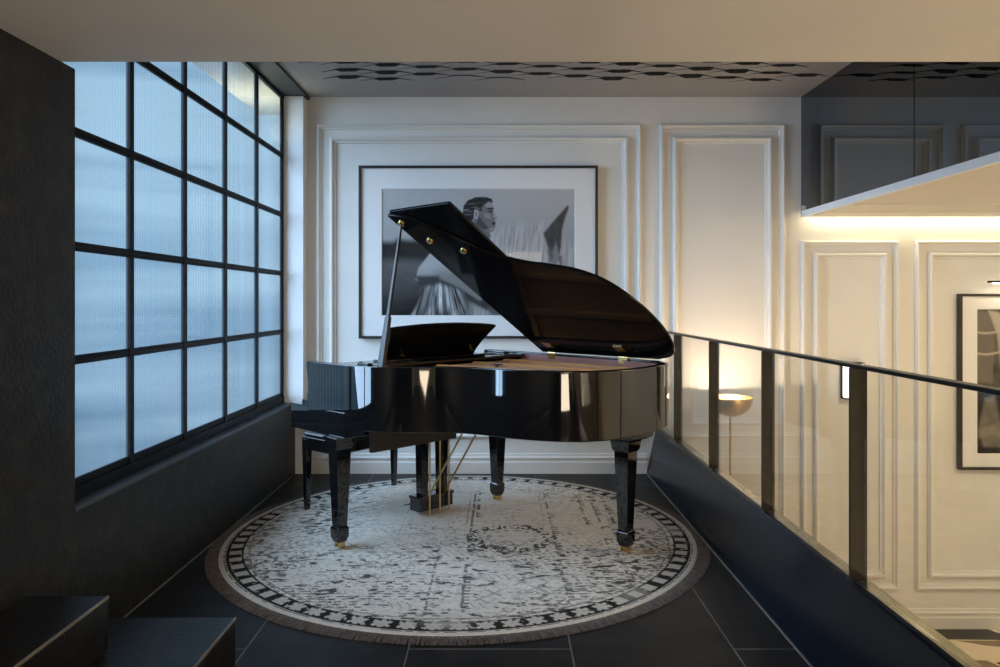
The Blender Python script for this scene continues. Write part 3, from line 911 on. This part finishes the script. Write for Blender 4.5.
# lid hinges on the straight bass side
for u in (0.505, 1.035):
    hb = MB().box(u - 0.030, u + 0.030, VB - 0.062, VB - 0.056, zz(0.950), zz(0.982))
    hb.tube([(u - 0.03, VB - 0.058, zz(0.986)), (u + 0.03, VB - 0.058, zz(0.986))], 0.006, 8)
    q = [lidp(u - 0.03, 0.075, -0.007), lidp(u + 0.03, 0.075, -0.007), lidp(u + 0.03, 0.135, -0.007), lidp(u - 0.03, 0.135, -0.007)]
    q2 = [lidp(u - 0.03, 0.075, -0.011), lidp(u + 0.03, 0.075, -0.011), lidp(u + 0.03, 0.135, -0.011), lidp(u - 0.03, 0.135, -0.011)]
    hb.loft([q, q2])
    hb.build('lid_hinge', M['brass'], piano)

# legs with brass casters
def leg(u, v, plate):
    rings = []
    def sq(z, a, bb=None):
        return [(u + sx * a, v + sy * (bb or a), zz(z)) for sx, sy in ((-1, -1), (1, -1), (1, 1), (-1, 1))]
    lb_ = MB().loft([sq(0.132, 0.0285), sq(0.46, 0.041), sq(0.56, 0.0435)])
    lb_.loft([sq(0.066, 0.029), sq(0.070, 0.034), sq(0.122, 0.0355), sq(0.132, 0.029)])
    lb_.loft([sq(0.050, 0.026), sq(0.066, 0.030)])
    lb_.loft([sq(0.535, 0.0445), sq(0.548, 0.052), sq(0.590, 0.058), sq(0.600, 0.066)])
    lg = lb_.build('leg', M['lacquer'], piano, bevel=0.003, angle=25)
    if plate:
        MB().loft([sq(0.600, 0.078), sq(0.612, 0.100), sq(0.655, 0.105)]).build('leg_plate', M['lacquer'], lg, bevel=0.003)
    cb_ = MB().lathe([(0.001, 0.056), (0.020, 0.056), (0.023, 0.052), (0.024, 0.046), (0.022, 0.040), (0.010, 0.038), (0.001, 0.038)], (u, v, ZO), 16)
    cb_.box(u - 0.021, u - 0.014, v - 0.018, v + 0.020, zz(0.020), zz(0.048))
    cb_.box(u + 0.014, u + 0.021, v - 0.018, v + 0.020, zz(0.020), zz(0.048))
    cb_.tube([(u - 0.012, v + 0.008, zz(0.0305)), (u + 0.012, v + 0.008, zz(0.0305))], 0.0184, 18)
    cb_.build('caster', M['brass'], lg, smooth=True, angle=40)
leg(0.158, -0.722, False)
leg(0.105, 0.500, False)
leg(1.262, 0.272, True)
# pedal lyre
LYR = MB()
for v in (-0.040, 0.115):
    LYR.loft([[(-0.028, v - 0.024, zz(0.13)), (0.028, v - 0.024, zz(0.13)), (0.028, v + 0.024, zz(0.13)), (-0.028, v + 0.024, zz(0.13))],
              [(-0.034, v - 0.030, zz(0.60)), (0.034, v - 0.030, zz(0.60)), (0.034, v + 0.030, zz(0.60)), (-0.034, v + 0.030, zz(0.60))]])
lyre = LYR.build('pedal_lyre', M['lacquer'], piano, bevel=0.003)
MB().box(-0.050, 0.045, -0.095, 0.170, zz(0.042), zz(0.115)).box(-0.055, 0.050, -0.100, 0.175, zz(0.112), zz(0.132)).build('lyre_box', M['lacquer'], lyre, bevel=0.004)
for v in (-0.048, 0.038, 0.122):
    MB().loft([[(-0.045, v - 0.011, zz(0.066)), (-0.045, v + 0.011, zz(0.066)), (-0.045, v + 0.011, zz(0.078)), (-0.045, v - 0.011, zz(0.078))],
               [(-0.10, v - 0.016, zz(0.056)), (-0.10, v + 0.016, zz(0.056)), (-0.10, v + 0.016, zz(0.064)), (-0.10, v - 0.016, zz(0.064))],
               [(-0.150, v - 0.014, zz(0.040)), (-0.150, v + 0.014, zz(0.040)), (-0.150, v + 0.014, zz(0.047)), (-0.150, v - 0.014, zz(0.047))]]).build('pedal', M['lacquer'], lyre, bevel=0.002)
for u, v in ((0.100, -0.062), (0.085, 0.030), (0.062, 0.122)):
    MB().tube([(u, v, zz(0.03)), (u, v, zz(0.60))], 0.0052, 8).build('pedal_rod', M['satinbrass'], lyre, smooth=True, angle=60)
for v, v2 in ((-0.012, 0.005), (0.115, 0.130)):
    MB().tube([(0.035, v, zz(0.135)), (0.345, v2, zz(0.585)), (0.40, v2, zz(0.585))], 0.0062, 8).build('lyre_brace', M['satinbrass'], lyre, smooth=True, angle=60)
# under-case board and beams
MB().box(0.275, 0.300, -0.62, -0.03, zz(0.515), zz(0.655)).build('trap_board', M['underwood'], piano, bevel=0.002)
bmz = MB()
for (u0, v0, u1, v1) in ((0.32, 0.45, 1.15, 0.30), (0.32, 0.10, 1.25, 0.15), (0.32, -0.25, 1.15, -0.10)):
    bmz.bar((u0, v0, zz(0.655)), (u1, v1, zz(0.655)), 0.06, 0.055)
bmz.build('under_beam', M['underwood'], piano)

# ------------------------------------------------------------------ piano bench
a0 = Vector((-1.200, 4.478)); a1 = Vector((-0.745, 5.059))
bd = (a1 - a0).normalized()
bn = Vector((bd.y, -bd.x))
bc = (a0 + a1) / 2 + bn * 0.14
brz = math.atan2(bd.y, bd.x)
bench = empty('piano_bench', (bc.x, bc.y, 0.0), brz)
tag(bench, 'low black piano bench standing at the keyboard end, left behind the piano', 'bench')
BL = (a1 - a0).length / 2
MB().box(-BL - 0.024, BL + 0.024, -0.164, 0.164, 0.452, 0.468).build('seat_board', M['lacquer'], bench, bevel=0.004)
MB().box(-BL - 0.018, BL + 0.018, -0.158, 0.158, 0.4685, 0.498).build('seat_cushion', M['leather'], bench, bevel=0.014)
ap = MB()
for y in (-0.143, 0.143): ap.box(-BL, BL, y - 0.009, y + 0.009, 0.385, 0.4515)
for x in (-BL, BL): ap.box(x - 0.009, x + 0.009, -0.14, 0.14, 0.385, 0.4515)
ap.build('apron', M['lacquer'], bench, bevel=0.002)
for sx in (-1, 1):
    for sy in (-1, 1):
        cx, cy = sx * BL, sy * 0.14
        def q(z, a): return [(cx + i * a, cy + j * a, z) for i, j in ((-1, -1), (1, -1), (1, 1), (-1, 1))]
        z_ = 0.0125 if math.hypot(bc.x + cx * bd.x - cy * bd.y - RX, bc.y + cx * bd.y + cy * bd.x - RY) < RR + 0.03 else 0.001
        MB().loft([q(z_, 0.014), q(0.40, 0.022), q(0.451, 0.022)]).build('leg', M['lacquer'], bench, bevel=0.002)

# ------------------------------------------------------------------ framed photographs


def framed(name, px0, py0, px1, py1, ix0, iy0, ix1, iy1, fw, depth, m_frame, paint, res, label):
    x0, x1, z0, z1 = bx(px0), bx(px1), bz(py1), bz(py0)
    cx, cz = (x0 + x1) / 2, (z0 + z1) / 2
    root = empty(name, (cx, YB - 0.012, z0))
    tag(root, label, 'picture')
    a, h = (x1 - x0) / 2, z1 - z0
    f = MB()
    f.box(-a, a, -depth, 0, h - fw, h).box(-a, a, -depth, 0, 0, fw).box(-a, -a + fw, -depth, 0, fw, h - fw).box(a - fw, a, -depth, 0, fw, h - fw)
    f.build('frame', m_frame, root, bevel=0.0015)
    # bevelled mount with a window
    wx0, wx1, wz0, wz1 = bx(ix0) - cx, bx(ix1) - cx, bz(iy1) - z0, bz(iy0) - z0
    mo = MB()
    yf = -depth + 0.014
    o_ = [(-a + fw, yf, fw), (a - fw, yf, fw), (a - fw, yf, h - fw), (-a + fw, yf, h - fw)]
    i_ = [(wx0 - .004, yf, wz0 - .004), (wx1 + .004, yf, wz0 - .004), (wx1 + .004, yf, wz1 + .004), (wx0 - .004, yf, wz1 + .004)]
    k_ = [(wx0, yf + 0.006, wz0), (wx1, yf + 0.006, wz0), (wx1, yf + 0.006, wz1), (wx0, yf + 0.006, wz1)]
    b_ = [(x, -0.001, z) for x, y, z in o_]
    mo.add(o_ + i_ + k_ + b_, [(k, (k + 1) % 4, 4 + (k + 1) % 4, 4 + k) for k in range(4)] + [(4 + k, 4 + (k + 1) % 4, 8 + (k + 1) % 4, 8 + k) for k in range(4)]
           + [(k, 12 + k, 12 + (k + 1) % 4, (k + 1) % 4) for k in range(4)] + [(12, 13, 14, 15)])
    mo.build('mount', M['mount'], root)
    nx, nz = res
    gx = np.linspace(0, 1, nx); gz = np.linspace(0, 1, nz)
    GX, GZ = np.meshgrid(gx, gz)
    v = np.stack([wx0 + (wx1 - wx0) * GX.ravel(), np.full(GX.size, yf + 0.007), wz1 - (wz1 - wz0) * GZ.ravel()], 1)
    idx = np.arange(nx * nz).reshape(nz, nx)
    q = np.stack([idx[:-1, :-1], idx[1:, :-1], idx[1:, 1:], idx[:-1, 1:]], -1).reshape(-1, 4)
    me = bpy.data.meshes.new('print'); me.from_pydata(v.tolist(), [], q.tolist())
    c = np.ones((nx * nz, 4), np.float32)
    c[:, :3] = paint(ix0 + (ix1 - ix0) * GX, iy0 + (iy1 - iy0) * GZ).reshape(-1, 3)
    at = me.color_attributes.new('pattern', 'FLOAT_COLOR', 'POINT'); at.data.foreach_set('color', c.ravel())
    me.materials.append(M['print'])
    o = bpy.data.objects.new('print', me); COL.objects.link(o); o.parent = root
    MB().box(-a + fw, a - fw, -depth + 0.006, -depth + 0.009, fw, h - fw).build('glass', M['pictureglass'], root)
    return root


def inpoly(X, Y, poly, soft=1.2):
    """soft mask of a polygon (photo pixels)"""
    ins = np.zeros(X.shape, bool); d = np.full(X.shape, 1e9)
    n = len(poly)
    for i in range(n):
        x1, y1 = poly[i]; x2, y2 = poly[(i + 1) % n]
        c = ((y1 > Y) != (y2 > Y)) & (X < (x2 - x1) * (Y - y1) / (y2 - y1 + 1e-9) + x1)
        ins ^= c
        t = np.clip(((X - x1) * (x2 - x1) + (Y - y1) * (y2 - y1)) / ((x2 - x1) ** 2 + (y2 - y1) ** 2 + 1e-9), 0, 1)
        d = np.minimum(d, np.hypot(X - x1 - t * (x2 - x1), Y - y1 - t * (y2 - y1)))
    sd = np.where(ins, d, -d)
    return smooth(-soft / 2, soft / 2, sd)


def over(c, val, m): return c * (1 - m) + val * m


def paint_rider(X, Y):
    """values are print reflectance"""
    c = 0.46 - 0.10 * smooth(190, 250, Y) + 0.03 * (fbm(X * .04, Y * .06, 5) - .5)
    hill = smooth(0, 8, Y - 236 - 10 * (fbm(X * .07, X * 0, 8) - .5))
    c = over(c, 0.022 + 0.02 * fbm(X * .1, Y * .1, 6), hill * (1 - smooth(425, 455, X)))
    c = over(c, 0.12 - 0.09 * smooth(262, 312, Y) + 0.03 * (fbm(X * .05, Y * .15, 9) - .5), smooth(254, 266, Y))
    # horse: pale neck and mane to the right
    st = fbm(X * 0.55 + Y * 0.06, Y * 0.07, 14, 3)
    mane = inpoly(X, Y, [(486, 240), (497, 229), (512, 224), (545, 222), (556, 236), (580, 250), (580, 320), (470, 320), (470, 258)], 13)
    c = over(c, 0.40 + 0.34 * (st - 0.5) + 0.04 * smooth(240, 225, Y) - 0.10 * smooth(235, 300, Y), mane)
    ear = inpoly(X, Y, [(543, 234), (551, 224), (559, 215), (567, 206), (568.5, 208), (565, 218), (561.5, 231), (561, 246), (558, 260), (552, 262), (549, 252)], 3)
    c = over(c, 0.030 + 0.09 * fbm(X * .35, Y * .12, 15), ear)
    c = over(c, 0.12, inpoly(X, Y, [(547, 250), (562, 250), (560, 280), (552, 280)], 6) * smooth(.4, .6, fbm(X * .4, Y * .15, 18)))
    c = over(c, 0.22, inpoly(X, Y, [(552, 252), (556, 242), (559, 256), (556, 272), (552, 268)], 3) * (0.3 + fbm(X * .5, Y * .2, 16)))
    # rider: back, shoulder, arm
    back = inpoly(X, Y, [(462, 226), (448, 236), (432, 252), (419, 268), (416, 280), (430, 288), (470, 296), (500, 320), (520, 320), (500, 268), (494, 236)], 2.5)
    c = over(c, 0.42 - 0.20 * smooth(262, 292, Y) - 0.12 * smooth(425, 445, X) * smooth(262, 280, Y), back)
    armm = inpoly(X, Y, [(416, 276), (440, 276), (470, 286), (494, 304), (486, 310), (462, 298), (440, 290), (420, 286)], 5)
    c = over(c, 0.045, armm * 0.95)
    c = over(c, 0.26, inpoly(X, Y, [(440, 272), (462, 280), (484, 298), (480, 301), (460, 288), (440, 279)], 4) * .8)
    # pale flank hair below
    h2 = inpoly(X, Y, [(424, 287), (440, 284), (462, 291), (468, 306), (470, 320), (410, 320), (417, 304)], 6)
    fan = (X - 441) / (1 + np.maximum(Y - 280, 0) * 0.025)
    st2 = fbm(fan * 0.62, Y * 0.05, 24, 3)
    c = over(c, np.clip(0.34 + 1.1 * (st2 - 0.5) - 0.1 * smooth(300, 318, Y), 0.03, 0.7), h2 * (0.35 + 0.65 * smooth(.35, .6, fbm(fan * .5 + 9, Y * .03, 25, 2))))
    # neck and head in profile
    c = over(c, 0.13, inpoly(X, Y, [(468, 220), (486, 226), (491, 236), (486, 248), (460, 244), (461, 230)], 2))
    c = over(c, 0.30, inpoly(X, Y, [(462, 230), (468, 226), (474, 240), (464, 244)], 3) * .8)
    face = inpoly(X, Y, [(476, 203), (486, 200), (491, 202), (493, 207), (494.3, 210), (493.6, 212.3), (497, 218.6), (494.8, 220.4), (496, 223.4), (494.8, 225), (495.6, 227.8), (493, 232), (488, 233.2), (481, 229), (474, 222)], 1.0)
    c = over(c, 0.17 + 0.05 * (fbm(X * .3, Y * .3, 28) - .5), face)
    c = over(c, 0.32, inpoly(X, Y, [(485, 202), (491, 203), (492.6, 208), (486, 208)], 2) * face)      # forehead
    c = over(c, 0.36, inpoly(X, Y, [(492.6, 211), (493.6, 212), (496.4, 218), (494, 218.6)], 1.2) * face)    # nose ridge
    c = over(c, 0.28, inpoly(X, Y, [(484, 214), (490, 214.5), (491, 219), (485, 219)], 2.5) * face)     # cheekbone
    c = over(c, 0.25, inpoly(X, Y, [(490, 228), (495, 228), (493, 231.6), (489, 231)], 1.6) * face)     # chin
    c = over(c, 0.035, inpoly(X, Y, [(487, 208.8), (493.2, 208.2), (493.4, 209.8), (488, 210.2)], .8))   # brow
    c = over(c, 0.030, inpoly(X, Y, [(488.6, 211.2), (492.6, 211.2), (492.2, 213), (489.4, 213)], .8))   # eye
    c = over(c, 0.035, inpoly(X, Y, [(491.6, 223), (495.8, 222.8), (495, 225.6), (492, 225)], .8))       # mouth
    c = over(c, 0.05, inpoly(X, Y, [(479, 217), (483, 222), (489, 229), (484, 230.5), (476, 225)], 2.5) * .8)
    hair = inpoly(X, Y, [(463, 216), (463.5, 207), (468, 201), (476, 197.8), (486, 197.6), (492, 199.6), (493.2, 203.2), (488, 203), (483, 206), (481.5, 212), (475, 209.5), (473.6, 219), (471, 225), (465, 222)], 1.2)
    c = over(c, 0.030 + 0.13 * smooth(.52, .8, fbm(X * .18 + Y * .1, Y * .9, 31)), hair)
    c = over(c, 0.40, inpoly(X, Y, [(474.4, 211), (477.6, 210.4), (479, 214), (477.4, 220), (474.8, 219)], 1.0))   # ear
    c = over(c, 0.14, inpoly(X, Y, [(475.6, 213), (477.4, 213), (477, 217.4), (475.8, 217)], .8))
    c = np.clip(c, 0.012, 0.8)
    return np.stack([c, c * 0.995, c * 1.01], -1)


def paint_sepia(X, Y):
    n = fbm(X * .12, Y * .10, 44, 4)
    c = 0.20 + 0.25 * (n - .5)
    c = over(c, 0.34, inpoly(X, Y, [(974, 308), (986, 314), (992, 334), (990, 382), (974, 382)], 4) * .8)
    c = over(c, 0.72, inpoly(X, Y, [(985, 310), (996, 312), (1010, 330), (1008, 372), (998, 366), (994, 334)], 4) * .8)
    for y0 in (331, 352): c = over(c, 0.66, (np.abs(Y - y0 - 2 * np.sin((X - 970) * .12)) < 1.2) * (X < 1006) * .8)
    c = over(c, 0.06, inpoly(X, Y, [(974, 392), (1060, 384), (1060, 455), (974, 455)], 5) * .75)
    c = over(c, 0.40, inpoly(X, Y, [(982, 398), (992, 394), (998, 424), (1004, 446), (980, 446), (976, 426)], 5) * (0.4 + 0.8 * n))
    for k in range(4):
        c = over(c, 0.45, inpoly(X, Y, [(974 + k * 20, 428 + 4 * (k % 2)), (992 + k * 20, 424), (994 + k * 20, 432), (976 + k * 20, 438)], 4) * .6)
    c = np.clip(0.8 * c ** 1.35, .015, .8)
    return np.stack([c * 1.05, c * .95, c * .80], -1)


framed('framed_photograph', 360, 166.8, 597, 338.3, 383, 190, 574, 315.2, 0.020, 0.045, M['framewood'], paint_rider, (460, 302),
       'large black framed photograph of a rider on a pale horse, hanging behind the piano')
framed('framed_photograph', 955.8, 293.8, 1085, 468.5, 974.5, 309.5, 1066.5, 452.5, 0.020, 0.04, M['framebrown'], paint_sepia, (150, 230),
       'dark brown framed sepia photograph on the lobby wall at the right edge')

# picture light above the right photograph
plt = empty('picture_light', (bx(1020), YB, bz(283)))
tag(plt, 'slim black picture light mounted above the brown framed sepia photograph', 'lamp')
MB().box(-0.05, 0.05, -0.012, -0.001, -0.02, 0.03).build('wall_plate', M['rail'], plt, bevel=0.003)
MB().tube([(0, -0.012, 0.0), (0, -0.07, 0.03), (0, -0.135, 0.012)], 0.006, 8).build('arm', M['rail'], plt, smooth=True, angle=60)
MB().box(-0.335, 0.335, -0.155, -0.125, -0.002, 0.013).build('lamp_bar', M['rail'], plt, bevel=0.003)
MB().box(-0.30, 0.30, -0.150, -0.130, -0.008, -0.0025).build('lit_diffuser', M['led'], plt)
light('picture_lamp', 'AREA', (0.0, -0.14, -0.012), 0.35, WARM2, target=(0.0, -0.06, -0.5), size=0.58, size_y=0.02, parent=plt)

# wall sconce, half hidden behind a railing post
sc = empty('wall_sconce', (bx(850.7), YB, bz(380)))
tag(sc, 'small lit box sconce with black edges behind the nearest railing post', 'lamp')
MB().box(-0.079, 0.079, -0.014, -0.001, -0.138, 0.138).build('back_plate', M['rail'], sc, bevel=0.002)
fr = MB()
for x in (-0.079, 0.071): fr.box(x, x + 0.008, -0.022, -0.014, -0.138, 0.138)
fr.box(-0.071, 0.071, -0.070, -0.014, -0.138, -0.129).box(-0.071, 0.071, -0.070, -0.014, 0.129, 0.138)
fr.build('frame', M['rail'], sc)
MB().box(-0.0705, 0.0705, -0.068, -0.0145, -0.1285, 0.1285).build('lit_glass', M['lampglass'], sc, bevel=0.006)

# floor lamp with an upturned brass bowl
LX, LY = 1.649, 5.15
fl = empty('floor_lamp', (LX, LY, ZL))
tag(fl, 'brass floor lamp with upturned bowl shade standing in the lobby behind the railing', 'lamp')
rim = 0.62 - ZL
R0 = 0.154
ou = [(R0 * math.cos(a), rim - 0.138 * math.sin(a)) for a in np.linspace(0, math.pi / 2 - 0.05, 14)]
inn = [((R0 - 0.004) * math.cos(a), rim + 0.0 - 0.133 * math.sin(a)) for a in np.linspace(math.pi / 2 - 0.05, 0, 14)]
MB().lathe(ou + inn, (0, 0, 0), 48, closed=True).build('bowl_shade', M['satinbrass'], fl, smooth=True, angle=40)
MB().tube([(0, 0, 0.02), (0, 0, rim - 0.132)], 0.009, 14).build('stem', M['satinbrass'], fl, smooth=True, angle=60)
MB().lathe([(0.001, 0.0), (0.14, 0.0), (0.14, 0.014), (0.132, 0.020), (0.02, 0.024), (0.012, 0.05), (0.001, 0.05)], (0, 0, 0), 40).build('base', M['satinbrass'], fl, smooth=True, angle=40)
MB().lathe([(0.001, rim - 0.13), (0.02, rim - 0.125), (0.022, rim - 0.10), (0.04, rim - 0.075), (0.042, rim - 0.066), (0.03, rim - 0.052), (0.001, rim - 0.047)], (0, 0, 0), 24).build('bulb', M['bulb'], fl, smooth=True, angle=60)
light('floor_lamp_light', 'POINT', (0, 0, rim - 0.018), 8.5, (1.0, 0.80, 0.58), radius=0.012, parent=fl)
